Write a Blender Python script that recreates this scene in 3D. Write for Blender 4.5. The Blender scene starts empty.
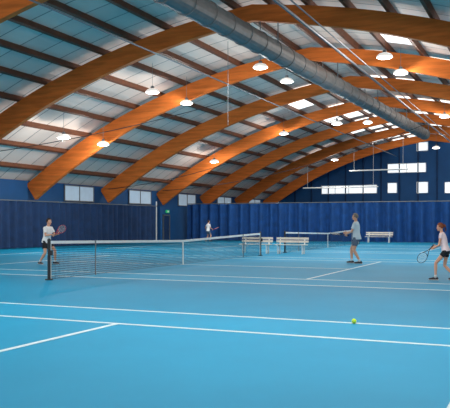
import bpy, bmesh, math, random
from mathutils import Vector, Matrix
random.seed(3)
S=bpy.context.scene
try:
    S.view_settings.view_transform='Standard'
except Exception: pass

# ---------------------------------------------------------------- materials
def srgb(r,g,b):
    f=lambda c:(c/255/12.92 if c/255<=0.04045 else ((c/255+0.055)/1.055)**2.4)
    return (f(r),f(g),f(b),1)
def mat(name,col,rough=.6,var=.08,scale=4.0,bump=0.0,metal=0.0,emit=None,estr=0,spec=.4,stretch=None,seams=None):
    m=bpy.data.materials.new(name); m.use_nodes=True
    nt=m.node_tree; N=nt.nodes; L=nt.links
    b=N['Principled BSDF']; b.inputs['Roughness'].default_value=rough
    b.inputs['Metallic'].default_value=metal
    b.inputs['Specular IOR Level'].default_value=spec
    tc=N.new('ShaderNodeTexCoord'); no=N.new('ShaderNodeTexNoise'); no.inputs['Scale'].default_value=scale
    no.inputs['Detail'].default_value=4
    if stretch:
        mp=N.new('ShaderNodeMapping'); mp.inputs['Scale'].default_value=stretch
        L.new(tc.outputs['Object'],mp.inputs['Vector']); L.new(mp.outputs['Vector'],no.inputs['Vector'])
    else: L.new(tc.outputs['Object'],no.inputs['Vector'])
    r=N.new('ShaderNodeValToRGB')
    r.color_ramp.elements[0].position=.3; r.color_ramp.elements[1].position=.7
    r.color_ramp.elements[0].color=tuple(max(0,c*(1-var)) for c in col[:3])+(1,)
    r.color_ramp.elements[1].color=tuple(min(1,c*(1+var)) for c in col[:3])+(1,)
    L.new(no.outputs['Fac'],r.inputs['Fac'])
    out=r.outputs['Color']
    if seams:
        br=N.new('ShaderNodeTexBrick'); br.inputs['Scale'].default_value=1
        br.inputs['Brick Width'].default_value=seams[0]; br.inputs['Row Height'].default_value=seams[1]
        br.inputs['Mortar Size'].default_value=.035; br.offset=0
        br.inputs['Color1'].default_value=(1,1,1,1); br.inputs['Color2'].default_value=(.84,.85,.86,1); br.inputs['Mortar'].default_value=(.35,.35,.35,1)
        mx=N.new('ShaderNodeMixRGB'); mx.blend_type='MULTIPLY'; mx.inputs['Fac'].default_value=1
        L.new(tc.outputs['Object'],br.inputs['Vector']); L.new(out,mx.inputs['Color1']); L.new(br.outputs['Color'],mx.inputs['Color2']); out=mx.outputs['Color']
    L.new(out,b.inputs['Base Color'])
    if bump:
        bp=N.new('ShaderNodeBump'); bp.inputs['Strength'].default_value=bump; bp.inputs['Distance'].default_value=.02
        L.new(no.outputs['Fac'],bp.inputs['Height']); L.new(bp.outputs['Normal'],b.inputs['Normal'])
    if emit:
        b.inputs['Emission Color'].default_value=emit; b.inputs['Emission Strength'].default_value=estr
    return m
M={}
M['floor']=mat('court_surface_outer',srgb(8,126,166),.6,.08,.35,spec=.15)
M['court']=mat('court_surface_inner',srgb(10,138,180),.6,.08,.35,spec=.15)
M['line']=mat('line_paint',srgb(196,216,222),.6,.03)
M['wood']=mat('glulam_wood',srgb(202,108,46),.7,.22,1.2,stretch=(.6,6,6),spec=.15)
M['purlin']=mat('purlin_wood',srgb(100,58,36),.6,.2,3)
M['roof']=mat('roof_panel',srgb(236,216,202),.7,.05,.6,seams=(50,1.37))
M['wall']=mat('wall_paint_blue',srgb(18,74,124),.7,.1,.8)
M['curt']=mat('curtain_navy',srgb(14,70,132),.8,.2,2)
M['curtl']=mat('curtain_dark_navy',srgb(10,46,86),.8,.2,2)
M['duct']=mat('galvanised_steel',srgb(116,114,112),.5,.15,3,metal=.2)
M['white']=mat('white_paint',srgb(228,230,228),.5,.03)
M['refl']=mat('prismatic_reflector',srgb(235,235,230),.4,.02,emit=(1,.98,.93,1),estr=.5)
M['grey']=mat('grey_metal',srgb(120,125,130),.4,.1,metal=.5)
M['dark']=mat('dark_metal',srgb(35,38,42),.5,.1)
M['net']=mat('net_cord',srgb(18,32,44),.9,.1)
M['glass']=mat('daylight_glass',srgb(225,235,240),.3,.02,emit=(.93,.97,1,1),estr=.85)
M['glassl']=mat('obscured_glass',srgb(150,175,195),.3,.08,2,emit=(.62,.76,.88,1),estr=.25)
M['sky']=mat('skylight_polycarbonate',srgb(235,240,240),.4,.02,emit=(1,.98,.93,1),estr=1.5)
M['lamp']=mat('lamp_lens',srgb(255,255,250),.3,0,emit=(1,.98,.92,1),estr=6)
M['exit']=mat('exit_green',srgb(20,150,90),.5,.1,emit=(.05,.8,.3,1),estr=.3)
M['ball']=mat('tennis_felt',srgb(215,245,40),.9,.1,60,bump=.5)
M['bench']=mat('bench_wood_white',srgb(214,208,198),.6,.1)
M['skin']=mat('skin',srgb(214,160,132),.55,.06,8)
M['hair']=mat('hair_dark',srgb(40,28,22),.7,.2,30,bump=.5)
M['hairr']=mat('hair_auburn',srgb(120,62,36),.7,.2,30,bump=.5)
M['hairg']=mat('hair_grey',srgb(120,112,104),.7,.2,30,bump=.5)
M['tee']=mat('tee_white',srgb(240,240,240),.8,.03,6,bump=.2)
M['teeb']=mat('polo_light_blue',srgb(202,216,224),.8,.05,6,bump=.2)
M['teep']=mat('top_pink_white',srgb(236,216,220),.8,.06,6,bump=.2)
M['shb']=mat('shorts_black',srgb(22,24,30),.8,.1,6,bump=.2)
M['shg']=mat('shorts_blue_grey',srgb(88,106,126),.8,.08,6,bump=.2)
M['shoe']=mat('shoe_dark',srgb(42,42,50),.6,.1)
M['shoew']=mat('shoe_white',srgb(225,225,225),.6,.05)
M['eye']=mat('eye_dark',srgb(25,20,18),.2,0)
M['eyew']=mat('eye_white',srgb(240,238,235),.3,0)
M['lip']=mat('lips',srgb(160,80,75),.5,.05)
M['rfr']=mat('racket_frame_red',srgb(190,50,70),.35,.05)
M['rfk']=mat('racket_frame_black',srgb(40,40,46),.35,.05)
M['rst']=mat('racket_strings',srgb(225,215,205),.6,.02)
M['grip']=mat('racket_grip',srgb(30,30,32),.8,.1)

# ---------------------------------------------------------------- helpers
def obj(name,bm,m=None,parent=None,smooth=False):
    me=bpy.data.meshes.new(name); bmesh.ops.recalc_face_normals(bm,faces=bm.faces[:]) 
    bm.to_mesh(me); bm.free()
    o=bpy.data.objects.new(name,me); S.collection.objects.link(o)
    if m:
        for mm in (m if isinstance(m,list) else [m]): me.materials.append(mm)
    if parent: o.parent=parent
    if smooth:
        for p in me.polygons: p.use_smooth=True
    return o
def empty(name,loc=(0,0,0)):
    o=bpy.data.objects.new(name,None); o.location=loc; o.empty_display_size=.2; S.collection.objects.link(o); return o
def box(bm,c,s,rot=None,mi=0):
    r=bmesh.ops.create_cube(bm,size=1)
    for v in r['verts']:
        p=Vector((v.co.x*s[0],v.co.y*s[1],v.co.z*s[2]))
        if rot is not None: p=rot@p
        v.co=p+Vector(c)
    if mi:
        for v in r['verts']:
            for f in v.link_faces: f.material_index=mi
def frame(d,ref=Vector((0,0,1))):
    d=d.normalized()
    if abs(d.dot(ref))>.97: ref=Vector((1,0,0))
    a=(ref-d*ref.dot(d)).normalized(); b=d.cross(a); return a,b
def tube(bm,pts,rad,n=10,ref=Vector((0,0,1)),mi=0):
    """closed tube through pts; rad = float or (ra,rb) per point; ra along ref-ish axis"""
    pts=[Vector(p) for p in pts]; rings=[]
    for i,p in enumerate(pts):
        d=(pts[min(i+1,len(pts)-1)]-pts[max(i-1,0)])
        a,b=frame(d,ref); r=rad[i] if isinstance(rad,(list,tuple)) else rad
        ra,rb=r if isinstance(r,(tuple,list)) else (r,r)
        rings.append([bm.verts.new(p+a*ra*math.cos(2*math.pi*k/n)+b*rb*math.sin(2*math.pi*k/n)) for k in range(n)])
    fs=[]
    for i in range(len(rings)-1):
        for k in range(n):
            fs.append(bm.faces.new([rings[i][k],rings[i][(k+1)%n],rings[i+1][(k+1)%n],rings[i+1][k]]))
    fs.append(bm.faces.new(rings[0][::-1])); fs.append(bm.faces.new(rings[-1]))
    for f in fs: f.material_index=mi
def ell(bm,c,r,fr=None,u=16,v=10,fn=None,mi=0):
    """ellipsoid; fr = 3 axes (x,y,z)"""
    res=bmesh.ops.create_uvsphere(bm,u_segments=u,v_segments=v,radius=1)
    ax=fr or (Vector((1,0,0)),Vector((0,1,0)),Vector((0,0,1)))
    if not isinstance(r,(tuple,list)): r=(r,r,r)
    for w in res['verts']:
        q=Vector((w.co.x*r[0],w.co.y*r[1],w.co.z*r[2]))
        if fn: q=fn(q)
        w.co=Vector(c)+ax[0]*q.x+ax[1]*q.y+ax[2]*q.z
    if mi:
        for w in res['verts']:
            for f in w.link_faces: f.material_index=mi
def remesh(o,v,sm=3):
    m=o.modifiers.new('remesh','REMESH'); m.mode='VOXEL'; m.voxel_size=v; m.use_smooth_shade=True
    s=o.modifiers.new('smooth','SMOOTH'); s.iterations=sm; s.factor=.5
def bake(o):
    dg=bpy.context.evaluated_depsgraph_get(); e=o.evaluated_get(dg)
    me=bpy.data.meshes.new_from_object(e); me.name=o.name; old=o.data
    mats=[m for m in old.materials]
    o.modifiers.clear(); o.data=me
    if not me.materials:
        for m in mats: me.materials.append(m)
    for p in me.polygons: p.use_smooth=True

# ---------------------------------------------------------------- hall geometry
XC=-12.6                 # net line
XR=-11.5; HW=18.3; XL=XR-HW; YB=82.5
BAY=8.23; Y0=36.84
# glulam profile: straight rafter from the ridge, curved haunch, then steep leg
def zc(u):
    u=abs(u); return 10.45-.14*u-.0045*u*u-.0094*max(0,u-2)**2-.0058*max(0,u-10)**2
def slope(u):
    a=abs(u); s=.14*min(1,a/.6)+.009*a+.0188*max(0,a-2)+.0116*max(0,a-10)
    return -s if u>0 else s
def hd(u): return .34+.24*(abs(u)/HW)
def zr(u): return zc(u)+hd(u)*math.sqrt(1+slope(u)**2)+.28

bm=bmesh.new(); box(bm,((XL+7)/2,37,-.1),(7-XL+.8,YB+16,.2)); obj('floor',bm,M['floor'])
LW=.085
bm=bmesh.new(); bc=bmesh.new()
def lx(y,x0,x1,w=LW): box(bm,((x0+x1)/2,y,.005),(abs(x1-x0)+LW,w,.006))
def ly(x,y0,y1,w=LW): box(bm,(x,(y0+y1)/2,.0055),(w,abs(y1-y0),.006))
for cy in (4.83,24.3,43.8):
    BL=11.84; xa,xb=XC-BL,XC+BL; D=6.5; Sg=4.9
    if cy<10: D=6.47
    if cy>20: D=6.7
    for s in(-1,1):
        lx(cy+s*D,xa,xb); lx(cy+s*Sg,xa,xb)
        ly(XC+s*6.4,cy-Sg,cy+Sg)
        ly(XC+s*BL,cy-D,cy+D,.1)
    lx(cy,XC-6.4,XC+6.4)
    box(bc,(XC,cy,.001),(2*BL,2*D,.002))
obj('court_lines',bm,M['line']); obj('court_surface',bc,M['court'])

# walls
def zwall(x): return zr(x-XR)
bm=bmesh.new(); box(bm,(XL-.35,37,2.1),(.2,YB+16,4.2)); obj('wall_left',bm,M['wall'])
bm=bmesh.new()
n=40; top=[];bot=[]
for i in range(n+1):
    x=XL+(2*HW)*i/n
    bot.append(bm.verts.new((x,YB,0))); top.append(bm.verts.new((x,YB,zwall(x))))
for i in range(n): bm.faces.new([bot[i],bot[i+1],top[i+1],top[i]])
ret=bmesh.ops.extrude_face_region(bm,geom=bm.faces[:])
for v in [g for g in ret['geom'] if isinstance(g,bmesh.types.BMVert)]: v.co.y+=.25
obj('wall_back',bm,M['wall'])
bm=bmesh.new()
for i in range(1,17):
    x=XL+i*2.05
    h=zwall(x)-.3; box(bm,(x,YB-.06,h/2),(.14,.12,h))
obj('trim_1',bm,M['curtl'])
# roof
bm=bmesh.new(); n=48; ya,yb=-8,YB+.2
us=[-HW-.5+(2*HW+1)*i/n for i in range(n+1)]
A=[bm.verts.new((XR+u,ya,zr(u))) for u in us]; B=[bm.verts.new((XR+u,yb,zr(u))) for u in us]
A2=[bm.verts.new((XR+u,ya,zr(u)+.2)) for u in us]; B2=[bm.verts.new((XR+u,yb,zr(u)+.2)) for u in us]
for i in range(n):
    bm.faces.new([A[i],A[i+1],B[i+1],B[i]]); bm.faces.new([A2[i],B2[i],B2[i+1],A2[i+1]])
for a,b in((A,A2),(B,B2)):
    for i in range(n): bm.faces.new([a[i],a[i+1],b[i+1],b[i]])
bm.faces.new([A[0],B[0],B2[0],A2[0]]); bm.faces.new([A[-1],B[-1],B2[-1],A2[-1]])
obj('ceiling',bm,M['roof'])
# arches
def arch(y):
    bm=bmesh.new(); n=72; rings=[]
    for i in range(n+1):
        u=-HW+2*HW*i/n; s=slope(u); t=Vector((1,0,s)).normalized(); nr=Vector((-t.z,0,t.x)); h=hd(u)
        c=Vector((XR+u,y,zc(u)))
        rings.append([bm.verts.new(c+nr*a*h+Vector((0,b*.13,0))) for a,b in((1,-1),(1,1),(-1,1),(-1,-1))])
    for i in range(n):
        for k in range(4): bm.faces.new([rings[i][k],rings[i][(k+1)%4],rings[i+1][(k+1)%4],rings[i+1][k]])
    bm.faces.new(rings[0]); bm.faces.new(rings[-1])
    e=obj('arched_roof_beam',bm,M['wood'])
    b2=bmesh.new()
    for s in(-1,1): box(b2,(XR+s*(HW+.02),y,1.45),(.3,.34,2.9))
    obj('footing_column',b2,M['wall'],e)
k=-5
while Y0+k*BAY<YB-1:
    arch(Y0+k*BAY); k+=1
# purlins
bm=bmesh.new(); pu=[]
for i in range(-11,12):
    if i==0: continue
    u=(i-(.5 if i>0 else -.5))*1.66
    s=slope(u); t=Vector((1,0,s)).normalized(); nr=Vector((-t.z,0,t.x))
    rot=Matrix((t,Vector((0,1,0)),nr)).transposed()
    c=Vector((XR+u,(ya+YB)/2,zr(u)))-nr*.14
    box(bm,c,(.16,YB-ya-.1,.27),rot); pu.append(u)
obj('roof_purlins',bm,M['purlin'])
wi=1
def skylight(u0,u1,y0,y1):
    global wi
    bm=bmesh.new(); n=3
    a=[];b=[]
    for i in range(n+1):
        u=u0+(u1-u0)*i/n
        a.append(bm.verts.new((XR+u,y0,zr(u)-.03))); b.append(bm.verts.new((XR+u,y1,zr(u)-.03)))
    for i in range(n): bm.faces.new([a[i],a[i+1],b[i+1],b[i]])
    obj('window_%d'%wi,bm,M['sky']); wi+=1
for b in range(-4,6):
    y=Y0+b*BAY
    rows=[(12,.15,.5),(13,.5,.85)]
    if b>=0: rows+=[(14,.15,.6)]
    if b>=1: rows+=[(8,.1,.5),(9,.5,.9),(11,.1,.5),(12,.6,.9),(7,.55,.85)]
    if b>=2: rows+=[(13,.1,.4),(15,.3,.8),(9,.05,.35),(8,.6,.9)]
    for j,(i0,st,en) in enumerate(rows):
        if b<0 and (b+j)%2: continue
        skylight(pu[i0]+.1,pu[i0+1]-.1,y+BAY*st,y+BAY*en)
# duct
bm=bmesh.new()
P1=Vector((-11.75,2,8.9)); P2=Vector((-9.55,62,8.9)); 
N=41; pts=[];rad=[]
for i in range(N):
    p=P1.lerp(P2,i/(N-1)); dd=(P2-P1).normalized()
    pts+= [p-dd*.06,p-dd*.05,p+dd*.05,p+dd*.06]; rad+=[.43,.46,.46,.43]
tube(bm,pts,rad,20)
duct=obj('ventilation_duct',bm,M['duct'],smooth=False)
bm=bmesh.new()
k=-4
while Y0+k*BAY<62:
    y=Y0+k*BAY; f=(y-2)/60; x=P1.x+(P2.x-P1.x)*f
    for s in(-.4,.4): tube(bm,[(x+s,y,8.8),(x+s,y,zc(x+s-XR))],.025,6)
    k+=1
obj('duct_hangers',bm,M['grey'],duct)
for (x,z,r) in((-8.6,9.2,.06),(-15.8,9.0,.04),(-8.0,9.1,.03)):
    bm=bmesh.new(); tube(bm,[(x,0,z),(x,YB-.1,z)],r,8); obj('conduit_pipe',bm,M['grey'])
for (a,b,sag) in(((-29.4,44.9,4.0),(-12,44.9,8.3),.8),((-28,28.9,5.0),(-16,36.6,8.3),.3),((-29.4,53.0,4.2),(-8,53.0,8.6),.9)):
    a=Vector(a);b=Vector(b); bm=bmesh.new()
    tube(bm,[a.lerp(b,i/16)-Vector((0,0,sag*4*(i/16)*(1-i/16))) for i in range(17)],.022,5); obj('suspension_wire',bm,M['dark'])
bm=bmesh.new(); tube(bm,[(-14.6,33,6.4),(-14.6,33,zr(-3.1)-.06)],.015,5); obj('hanging_cable',bm,M['grey'])

# curtains
def curtain(name,p0,p1,h,m,pitch=.5,amp=.1):
    p0=Vector(p0);p1=Vector(p1); L=(p1-p0).length; d=(p1-p0).normalized(); nn=Vector((-d.y,d.x,0))
    n=int(L/pitch*10); bm=bmesh.new(); zs=[.03,h*.5,h]; rows=[[] for _ in zs]
    for i in range(n+1):
        s=i/n*L; ph=s/pitch*2*math.pi+.8*math.sin(s*.7)
        for j,z in enumerate(zs):
            o=amp*(math.sin(ph)+.5*math.sin(ph*.37+j*.3))*(1-.12*j)
            rows[j].append(bm.verts.new(p0+d*s+nn*o+Vector((0,0,z))))
    for j in range(len(zs)-1):
        for i in range(n): bm.faces.new([rows[j][i],rows[j][i+1],rows[j+1][i+1],rows[j+1][i]])
    o=obj(name,bm,m,smooth=True)
    b2=bmesh.new(); tube(b2,[p0+Vector((0,0,h+.05)),p1+Vector((0,0,h+.05))],.035,6); obj('curtain_rail',b2,M['grey'],o)
    return o
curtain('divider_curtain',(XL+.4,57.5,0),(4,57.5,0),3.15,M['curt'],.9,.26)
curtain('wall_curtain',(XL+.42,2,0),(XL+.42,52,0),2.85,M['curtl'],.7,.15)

# left wall windows
def wallwin(y0,y1,z0,z1):
    global wi
    bm=bmesh.new(); x=XL-.2
    box(bm,(x,(y0+y1)/2,(z0+z1)/2),(.06,y1-y0,z1-z0),mi=1)
    for yy in(y0,y1,(y0+y1)/2): box(bm,(x+.03,yy,(z0+z1)/2),(.08,.07,z1-z0+.07))
    for zz in(z0,z1): box(bm,(x+.03,(y0+y1)/2,zz),(.08,y1-y0,.07))
    obj('window_%d'%wi,bm,[M['grey'],M['glassl']]); wi+=1
k=0
while Y0+k*BAY<YB-4:
    y=Y0+k*BAY; wallwin(y+3.6,y+7.0,3.05,4.1); k+=1
def onY(px,py,Y):
    t=(px-225)/727; d=Y/(.9128+.4083*t); return d*(-.4083+.9128*t), 1.6+(222-py)/727*d
for (a,b,c,e) in((322,377,194,185),(388,397,193,183),(388,426,173,163),(417,428,151,142),(417,428,193,182),(445,462,193,182)):
    x0,z0=onY(a,c,YB); x1,z1=onY(b,e,YB)
    bm=bmesh.new()
    box(bm,((x0+x1)/2,YB-.05,(z0+z1)/2),(x1-x0,.06,z1-z0),mi=1)
    nb=max(1,round((x1-x0)/1.8))
    for i in range(nb+1): box(bm,(x0+(x1-x0)*i/nb,YB-.1,(z0+z1)/2),(.07,.08,z1-z0+.07))
    for zz in(z0,z1): box(bm,((x0+x1)/2,YB-.1,zz),(x1-x0,.08,.07))
    obj('window_%d'%wi,bm,[M['white'],M['glass']]); wi+=1
for(z,xa_,xb_,y) in((6.9,-19,-13,74),(5.2,-24,-16,74)):
    bm=bmesh.new(); tube(bm,[(xa_,y,z),(xb_,y,z)],.07,8)
    for x in(xa_+.5,xb_-.5): tube(bm,[(x,y,z),(x,y,zr(x-XR)-.06)],.015,5)
    obj('fluorescent_strip_light',bm,M['white'])

# exit door
e=empty('door_1',(XL-.2,54.7,0))
bm=bmesh.new(); box(bm,(0,0,1.05),(.08,1.0,2.1)); obj('door_leaf',bm,M['curtl'],e)
bm=bmesh.new()
for s in(-.55,.55): box(bm,(.03,s,1.08),(.12,.1,2.16))
box(bm,(.03,0,2.18),(.12,1.2,.1)); obj('door_frame',bm,M['grey'],e)
bm=bmesh.new(); tube(bm,[(.06,.38,1.0),(.12,.38,1.0),(.12,.26,1.0)],.015,6); obj('door_handle',bm,M['grey'],e)
bm=bmesh.new(); box(bm,(XL-.15,54.9,2.5),(.1,.5,.24)); box(bm,(XL-.095,54.9,2.5),(.02,.22,.14),mi=1); obj('exit_sign',bm,[M['exit'],M['white']])
bm=bmesh.new(); tube(bm,[(XL+.1,52.5,0),(XL+.1,52.5,3.3)],.06,8); obj('drain_pipe',bm,M['white'])

# ---------------------------------------------------------------- lamps
def lamp(x,y,z):
    e=empty('high_bay_lamp',(x,y,z))
    bm=bmesh.new()
    tube(bm,[(0,0,.0),(0,0,.02),(0,0,.07),(0,0,.16),(0,0,.19)],[.36,.36,.34,.24,.14],16)
    obj('reflector',bm,M['refl'],e,True)
    bm=bmesh.new(); tube(bm,[(0,0,.19),(0,0,.32)],[.1,.08],10); obj('ballast_housing',bm,M['grey'],e,True)
    bm=bmesh.new(); tube(bm,[(0,0,-.05),(0,0,-.02),(0,0,.0)],[.26,.33,.35],16); obj('lens',bm,M['lamp'],e,True)
    bm=bmesh.new(); tube(bm,[(0,0,.32),(0,0,zr(x-XR)-z-.04)],.01,5); obj('suspension_cable',bm,M['grey'],e)
    for kind,en,dz in(('POINT',LE,-.3),('AREA',LA,-.1)):
        l=bpy.data.lights.new('bulb',kind); l.energy=en; l.color=(1,.96,.9)
        if kind=='POINT': l.shadow_soft_size=.12
        else: l.shape='DISK'; l.size=.6
        lo=bpy.data.objects.new('bulb' if kind=='POINT' else 'downlight',l); S.collection.objects.link(lo); lo.parent=e; lo.location=(0,0,dz)
LE=210; LA=150
for (x,z) in((-24,6.15),(-18.5,8.2),(-12.6,8.95),(-6.7,8.9),(-1.2,7.0)):
    for y in(8.3,12.6,32.3,36.1): lamp(x,y,z)  # the two nearest rows are out of view, added to light the foreground
for x,y,z in((-24,51.6,6.3),(-18.5,52.3,8.3),(-12.6,54.6,9.1),(-12.9,47,8.1),(-6.7,52.3,8.9),(-20,72,7.9),(-10,72,8.7),(-3,72,8.0)): lamp(x,y,z)

# ---------------------------------------------------------------- nets
def net(cy,half,stick=True):
    e=empty('tennis_net',(XC,cy,0)); P=1.07;C=.914
    def h(y): return C+(P-C)*(abs(y)/half)
    bm=bmesh.new()
    for s in(-1,1):
        tube(bm,[(0,s*half,0.0),(0,s*half,1.1)],.045,12); tube(bm,[(0,s*half,0.003),(0,s*half,.03)],.11,12)
        ell(bm,(0,s*half,1.1),.05); box(bm,(.07*1,s*half,.75),(.08,.06,.14))
    obj('posts',bm,M['dark'],e)
    bm=bmesh.new(); n=int(2*half/.06); w=.0055
    for i in range(n+1):
        y=-half+.05+(2*half-.1)*i/n; t=h(y)
        bm.faces.new([bm.verts.new(c) for c in((0,y-w,.02),(0,y+w,.02),(0,y+w,t),(0,y-w,t))])
    for j in range(17):
        f=j/16; m=24
        r0=[];r1=[]
        for i in range(m+1):
            y=-half+.05+(2*half-.1)*i/m; z=.03+(h(y)-.03)*f
            r0.append(bm.verts.new((0,y,z-w)));r1.append(bm.verts.new((0,y,z+w)))
        for i in range(m): bm.faces.new([r0[i],r0[i+1],r1[i+1],r1[i]])
    obj('netting',bm,M['net'],e)
    bm=bmesh.new(); m=24; rr=[]
    for i in range(m+1):
        y=-half+.03+(2*half-.06)*i/m; z=h(y)
        rr.append([bm.verts.new(c) for c in((-.012,y,z-.07),(.012,y,z-.07),(.012,y,z+.012),(-.012,y,z+.012))])
    for i in range(m):
        for k in range(4): bm.faces.new([rr[i][k],rr[i][(k+1)%4],rr[i+1][(k+1)%4],rr[i+1][k]])
    bm.faces.new(rr[0]);bm.faces.new(rr[-1])
    box(bm,(0,0,.46),(.03,.06,.9))
    for s in(-1,1): box(bm,(0,s*(half-.06),.53),(.02,.05,1.02))
    obj('headband_and_strap',bm,M['white'],e)
    if stick:
        bm=bmesh.new()
        for s in(-1,1): tube(bm,[(.03,s*5.8,0.003),(.03,s*5.8,h(5.8)+.03)],.02,8)
        obj('singles_sticks',bm,M['grey'],e)
net(24.3,8.0); net(43.8,8.0); net(4.83,8.0)

# ---------------------------------------------------------------- benches
def bench(x,y,L=1.7,rot=0):
    e=empty('bench',(x,y,0)); e.rotation_euler[2]=rot
    bm=bmesh.new()
    for i in range(3): box(bm,(0,-.18+.13*i,.46),(L,.11,.035))
    for i in range(2):
        box(bm,(0,.2+.03*i,.62+.15*i),(L,.03,.11))
    obj('slats',bm,M['bench'],e)
    bm=bmesh.new()
    for s in(-L*.38,L*.38):
        box(bm,(s,-.17,.22),(.06,.06,.44)); box(bm,(s,.12,.22),(.06,.06,.44)); box(bm,(s,-.02,.42),(.06,.44,.05))
        box(bm,(s,.215,.62),(.05,.04,.42),Matrix.Rotation(-.18,3,'X')); box(bm,(s,-.02,.12),(.04,.3,.04))
    obj('frame',bm,M['white'],e)
bench(-13.75,34.6); bench(-11.85,34.6); bench(-12.1,56.2,2.1)
# ball
bm=bmesh.new(); ell(bm,(0,0,0),.038,u=24,v=16); b=obj('tennis_ball',bm,M['ball'],smooth=True)
def G(px,py,z=.008):
    d=1163.2/(py-222); t=(px-225)/727; return Vector((d*(-.4083+.9128*t), d*(.9128+.4083*t),z))
g=G(354,324); b.location=(g.x,g.y,.046)
bm=bmesh.new()
pts=[Vector((.0375*math.cos(a)*math.cos(.45*math.sin(2*a)),.0375*math.sin(a)*math.cos(.45*math.sin(2*a)),.0375*math.sin(.45*math.sin(2*a)))) for a in [2*math.pi*i/32 for i in range(33)]]
tube(bm,pts,.0018,6); obj('seam',bm,M['white'],b)

# ---------------------------------------------------------------- people
def ik(a,b,l1,l2,pole):
    d=b-a; L=min(d.length,(l1+l2)*.995); dn=d.normalized(); b=a+dn*L
    x=(l1*l1-l2*l2+L*L)/(2*L); h=math.sqrt(max(0,l1*l1-x*x))
    p=(pole-dn*pole.dot(dn)).normalized(); return a+dn*x+p*h,b
def hand(bm,w,d,n,s,curl,th=.6):
    """palm + five fingers. d fingers dir, n palm normal, s thumb side"""
    tube(bm,[w-d*.015,w+d*.015,w+d*.05,w+d*.085,w+d*.097],[(.019,.026),(.017,.032),(.016,.041),(.014,.042),(.011,.038)],12,ref=n)
    for i,(off,ln) in enumerate(((.031,.072),(.0105,.08),(-.0105,.074),(-.031,.058))):
        p=w+d*.088+s*off; a=0; pts=[p-d*.02]; rr=[.0095]
        pts.append(p.copy()); rr.append(.0095)
        for j,(fr,k) in enumerate(((.45,1.0),(.31,1.1),(.24,.8))):
            a+=curl*k; p=p+(d*math.cos(a)+n*math.sin(a))*ln*fr; pts.append(p.copy()); rr.append(.0088-.0009*j)
        tube(bm,pts,rr,8,ref=s)
        for q,r in zip(pts[2:],rr[2:]): ell(bm,q,r,u=8,v=6)
    p=w+d*.03+s*.028; pts=[p-s*.012,p]; rr=[.013,.0125]
    dv=(d*.65+s*.7+n*.25).normalized()
    for j,fr in enumerate((.036,.03,.024)):
        p=p+dv*fr; pts.append(p.copy()); rr.append(.0112-.001*j)
        dv=(dv+(d*.4-s*.35+n*.6)*th*.8).normalized()
    tube(bm,pts,rr,8,ref=n); ell(bm,pts[-1],rr[-1],u=8,v=6)
def racket(name,T,g,r,fn_,frm):
    """g grip point, r direction, fn_ face normal"""
    r=r.normalized(); fn_=(fn_-r*fn_.dot(r)).normalized(); b=r.cross(fn_)
    e=empty(name); e.matrix_world=T@Matrix.Translation(g)
    bm=bmesh.new(); tube(bm,[-r*.1,-r*.085,-r*.08,r*.1],[(.019,.018),(.019,.018),(.0155,.0145),(.0155,.0145)],8,ref=fn_); obj('handle',bm,M['grip'],e)
    bm=bmesh.new(); C=r*.415
    pts=[C+r*.17*math.cos(a)+b*.13*math.sin(a) for a in [2*math.pi*i/36 for i in range(37)]]
    tube(bm,pts,[(.011,.008)]*37,8,ref=fn_)
    for s in(-1,1): tube(bm,[r*.09+b*s*.006,r*.15+b*s*.022,r*.22+b*s*.06,C-r*.12+b*s*.092],[.010]*4,8,ref=fn_)
    obj('frame',bm,frm,e,True)
    bm=bmesh.new()
    for i in range(-7,8):
        q=i/8; x=.13*q; y=.17*math.sqrt(1-q*q); tube(bm,[C+b*x-r*y,C+b*x+r*y],.0013,4)
        x=.17*q; y=.13*math.sqrt(1-q*q); tube(bm,[C+r*x-b*y,C+r*x+b*y],.0013,4)
    obj('strings',bm,M['rst'],e)
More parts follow.
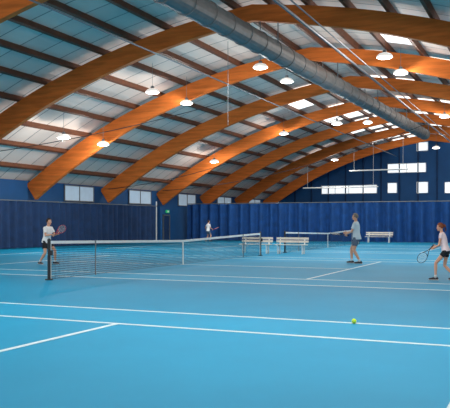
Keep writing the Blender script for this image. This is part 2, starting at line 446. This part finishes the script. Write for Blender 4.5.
def person(name,loc,yaw,H,p):
    sc=H/1.8
    e=empty(name); e.location=loc; e.rotation_euler=(0,0,yaw); e.scale=(sc,)*3
    T=Matrix.Translation(loc)@Matrix.Rotation(yaw,4,'Z')@Matrix.Scale(sc,4)
    V=Vector; P=V(p['pelvis']); ln=p.get('lean',.08); k=p.get('build',1.0); fem=p.get('fem',False)
    up=V((math.sin(ln),0,math.cos(ln))); fw=V((math.cos(ln),0,-math.sin(ln))); lf=V((0,1,0))
    tw=p.get('twist',0)
    body=bmesh.new(); shirt=bmesh.new(); shorts=bmesh.new(); shoes=bmesh.new()
    def torso(bm,rings):
        # ra along fw axis (depth), rb side
        tube(bm,[P+up*h+fw*o for h,w,dp,o in rings],[(dp*k,w*k) for h,w,dp,o in rings],20,ref=fw)
    wf=.9 if fem else 1
    torso(body,[(-.1,.10,.08,0),(-.05,.145,.105,-.01),(0,.16,.115,-.01),(.15,.13*wf,.098,0),(.32,.16*wf,.115,.005),(.44,.17*wf,.108,0),(.52,.125*wf,.08,-.005),(.56,.062,.06,0)])
    hem=-.07 if not fem else -.02
    torso(shirt,[(hem,.192,.155,-.012),(hem+.01,.192,.155,-.012),(.03,.185,.142,-.008),(.15,.158*wf,.122,0),(.32,.18*wf,.138,.007),(.44,.188*wf,.126,0),(.52,.142*wf,.096,-.005),(.556,.08,.074,0)])
    torso(shorts,[(-.1,.165,.125,0),(-.05,.174,.13,-.005),(.0,.17,.122,-.005),(.07,.15,.115,0)])
    # head
    NB=P+up*.55; hp=p.get('head_pitch',0); hy=p.get('head_yaw',0)
    hf=V((math.cos(hy)*math.cos(hp),math.sin(hy)*math.cos(hp),-math.sin(hp))); hl=V((-math.sin(hy),math.cos(hy),0)); hu=hf.cross(hl)
    HC=NB+up*.07+hu*.105+hf*.012
    tube(body,[NB-up*.06,NB+up*.02,HC-hu*.07-hf*.015,HC-hf*.015],[.066*k,.056*k,.054*k,.05],14)
    fr=(hf,hl,hu)
    def hs(q):
        z=q.z/.12
        if z<0:
            q.y*=1+.28*z*abs(z)**.5*1.0; q.x*=(1+.12*z) if q.x<0 else 1+.02*z
            if q.x<0: q.x*=1+.25*z
        if q.x>0: q.x*=.95
        return q
    ell(body,HC,(.098,.076,.12),fr,24,18,hs)
    H_=lambda x,y,z:HC+hf*x+hl*y+hu*z
    # nose, brow, cheeks, chin, ears, lips volume
    tube(body,[H_(.083,0,.018),H_(.098,0,-.012),H_(.108,0,-.032),H_(.09,0,-.042)],[.009,.011,.014,.012],8)
    ell(body,H_(.078,0,-.095),(.02,.026,.018),fr,10,8)
    ell(body,H_(.078,0,.022),(.015,.05,.010),fr,10,8)
    for s in(-1,1):
        ell(body,H_(.066,s*.036,-.028),(.022,.022,.02),fr,10,8)
        ell(body,H_(-.005,s*.077,-.012),(.018,.009,.032),fr,10,8)
    ell(body,H_(.084,0,-.064),(.012,.024,.010),fr,10,8)
    fe=bmesh.new()
    for s in(-1,1):
        ell(fe,H_(.0835,s*.031,.0),(.011,.014,.010),fr,10,8,mi=0); ell(fe,H_(.0925,s*.031,.0),(.004,.006,.006),fr,8,6,mi=1)
        tube(fe,[H_(.094,s*.014,.021),H_(.095,s*.032,.026),H_(.083,s*.05,.02)],.0035,6,mi=3)
    ell(fe,H_(.095,0,-.0635),(.005,.022,.0065),fr,10,8,mi=2)
    obj('face_features',fe,[M['eyew'],M['eye'],M['lip'],p['hair']],e,True)
    hb=bmesh.new()
    def hcap(q):
        if q.x>.03 and q.z<.055: q.x=.03+(q.x-.03)*.2
        if q.z<-.03 and q.x>-.03: q.y*=.82
        if q.z<-.05: q.z=-.05+(q.z+.05)*.35
        return q
    ell(hb,H_(-.012,0,.016),(.106,.087,.118),fr,24,18,hcap)
    if fem:
        tube(hb,[H_(-.09,0,.04),H_(-.125,0,.05),H_(-.15,0,.0),H_(-.155,0,-.08),H_(-.14,0,-.16)],[.02,.026,.034,.028,.008],10)
    obj('hair',hb,p['hair'],e,True)
    # shoulders & arms
    SH=P+up*.47
    tv=Matrix.Rotation(tw,3,'Z')
    for side,sg in(('R',-1),('L',1)):
        sh=SH+(tv@(lf*sg*.165*wf*k)); w=V(p['wr'+side])
        pole=V(p.get('pole'+side,(-.4,sg*.5,-1)))
        el,w=ik(sh,w,.285,.25,pole)
        fd=(w-el).normalized()
        tube(body,[sh-(w-sh)*.0+V((0,-sg*.05,.01)),sh,sh.lerp(el,.4),el,el.lerp(w,.3),w-fd*.03,w],[.05*k,.052*k,.045*k,.037*k,.038*k,.026*k,.024*k],12)
        ell(body,sh,.054*k); ell(body,el,.037*k,u=12,v=8)
        # sleeve
        sl=p.get('sleeve',.62)
        tube(shirt,[sh+V((0,-sg*.07,-.01)),sh,sh.lerp(el,sl*.5),sh.lerp(el,sl)],[.072*k,.07*k,.066*k,.066*k],14); ell(shirt,sh,.069*k)
        r=p.get('rk'+side)
        if r:
            s_=V(r).normalized(); d=(fd-s_*fd.dot(s_)).normalized()
            if fd.cross(s_).length<.2: d=V((0,0,-1))-s_*V((0,0,-1)).dot(s_); d.normalize()
            n=(s_.cross(d)) if side=='R' else d.cross(s_)
            hand(body,w,d,n,s_,1.25,1)
            if p.get('racket',side)==side:
                racket('tennis_racket',T,w+d*.075+n*.032,s_,V(p.get('rface',(0,1,0))),p['rmat'])
        else:
            n=V((0,-sg,0)); n=(n-fd*n.dot(fd)).normalized(); s_=fd.cross(n) if side=='R' else -(fd.cross(n))
            hand(body,w,fd,n,s_,.35,.3)
    # legs
    for side,sg in(('R',-1),('L',1)):
        hip=P+lf*sg*.088-up*.03; ft=p['ft'+side]; tz=p.get('heel'+side,0)
        ank=V((ft[0],ft[1],.085+tz)); pole=V(p.get('kp'+side,(1,sg*.15,0)))
        kn,ank=ik(hip,ank,.425,.425,pole)
        tube(body,[hip+up*.05,hip,hip.lerp(kn,.4),kn-(kn-hip)*.06,kn,kn.lerp(ank,.3),kn.lerp(ank,.65),ank],[.085*k,.088*k,.076*k,.056*k,.052*k,.056*k,.042*k,.036*k],14)
        ell(body,kn,.053*k,u=12,v=8); ell(body,hip,.088*k)
        tl=p.get('short_len',.62)
        tube(shorts,[hip+up*.05,hip,hip.lerp(kn,tl*.5),hip.lerp(kn,tl)],[.098*k,.104*k,.098*k,.097*k],16); ell(shorts,hip,.1*k)
        # foot / shoe
        fa=p.get('toe'+side,sg*.15); fdv=V((math.cos(fa),math.sin(fa),-tz*1.5)).normalized()
        a0=V((ank.x,ank.y,ank.z-.04))
        tube(body,[ank,a0-fdv*.02,a0+fdv*.1-V((0,0,.01))],[.036,.034,.028],10)
        def sp(t,z): return V((ank.x,ank.y,0))+V((fdv.x,fdv.y,0))*t+V((0,0,z+tz*max(0,1-(t+.08)/.18)))
        tube(shoes,[sp(-.085,.045),sp(-.07,.045),sp(-.02,.05),sp(.05,.047),sp(.12,.037),sp(.175,.032),sp(.195,.03)],[(.025,.018),(.043,.032),(.05,.038),(.046,.043),(.036,.047),(.028,.038),(.018,.018)],14,ref=V((0,0,1)))
        tube(shoes,[ank-V((0,0,.05)),ank+V((0,0,.0))],[.045,.042],12)
        so=bmesh.new(); tube(so,[sp(-.09,.01),sp(-.075,.01),sp(.05,.01),sp(.13,.01),sp(.19,.012),sp(.2,.012)],[(.01,.02),(.01,.036),(.01,.045),(.01,.049),(.01,.03),(.01,.015)],12,ref=V((0,0,1)))
        obj('shoe_sole_'+side,so,M['shoew'],e)
        sk=bmesh.new(); tube(sk,[ank-V((0,0,.02)),ank.lerp(kn,.16),ank.lerp(kn,.18)],[.042,.041,.040],12); obj('sock_'+side,sk,p.get('sock',M['shoew']),e,True)
    for nm,bm_,m,v in(('body',body,M['skin'],.0055),('shirt',shirt,p['top'],.011),('shorts',shorts,p['bottom'],.011),('shoes',shoes,p['shoe'],.008)):
        o=obj(nm,bm_,m,e,True); remesh(o,v,2 if nm=='body' else 4); bake(o)
    return e

person('male_tennis_player',G(47,264.3),math.radians(-5),1.84,dict(pelvis=(-.02,0,.86),lean=.16,ftR=(-.2,-.17),ftL=(.24,.17),
  wrR=(.36,-.12,1.10),wrL=(.42,.12,1.12),rkR=(.75,.15,.55),rface=(-.35,1,.1),rmat=M['rfr'],top=M['tee'],bottom=M['shb'],shoe=M['shoe'],hair=M['hair'],head_pitch=.05))
person('male_tennis_player',G(356.5,263.6),math.radians(178),1.98,dict(pelvis=(0,0,.905),lean=.05,ftR=(.2,-.1),ftL=(-.16,.14),
  wrR=(.36,-.1,1.08),wrL=(.34,.12,1.02),rkL=(.9,.05,.1),racket='L',rface=(0,.2,1),rmat=M['rfk'],top=M['teeb'],bottom=M['shg'],shoe=M['shoe'],hair=M['hairg'],sock=M['shoew'],head_pitch=.05))
person('female_tennis_player',G(444,280.5),math.radians(172),1.66,dict(pelvis=(-.05,0,.87),lean=.22,ftR=(-.28,-.12),ftL=(.22,.12),fem=True,build=.86,sleeve=.3,
  wrR=(.25,-.2,1.0),wrL=(.30,.10,.93),rkL=(.62,.1,-.75),racket='L',rface=(-.2,1,.2),rmat=M['rfk'],top=M['teep'],bottom=M['shb'],shoe=M['shoe'],hair=M['hairr'],short_len=.35,head_pitch=.15,heelR=.04))
person('male_tennis_player',G(208,241.5),math.radians(60),1.8,dict(pelvis=(0,0,.9),lean=.08,ftR=(.1,-.13),ftL=(-.12,.13),
  wrR=(.3,-.22,1.0),wrL=(.1,.32,.95),rkR=(.8,-.2,.3),rface=(0,0,1),rmat=M['rfr'],top=M['tee'],bottom=M['shg'],shoe=M['shoe'],hair=M['hair']))

# ---------------------------------------------------------------- world & camera
w=bpy.data.worlds.new('World'); S.world=w; w.use_nodes=True
bg=w.node_tree.nodes['Background']; bg.inputs[0].default_value=(1,.98,.95,1); bg.inputs[1].default_value=.95
cd=bpy.data.cameras.new('camera'); co=bpy.data.objects.new('camera',cd); S.collection.objects.link(co)
co.location=(0,0,1.6); co.rotation_euler=(math.pi/2,0,math.radians(24.1)); cd.sensor_width=36; cd.lens=36*727/450; cd.shift_y=18/450; cd.clip_end=400
S.camera=co
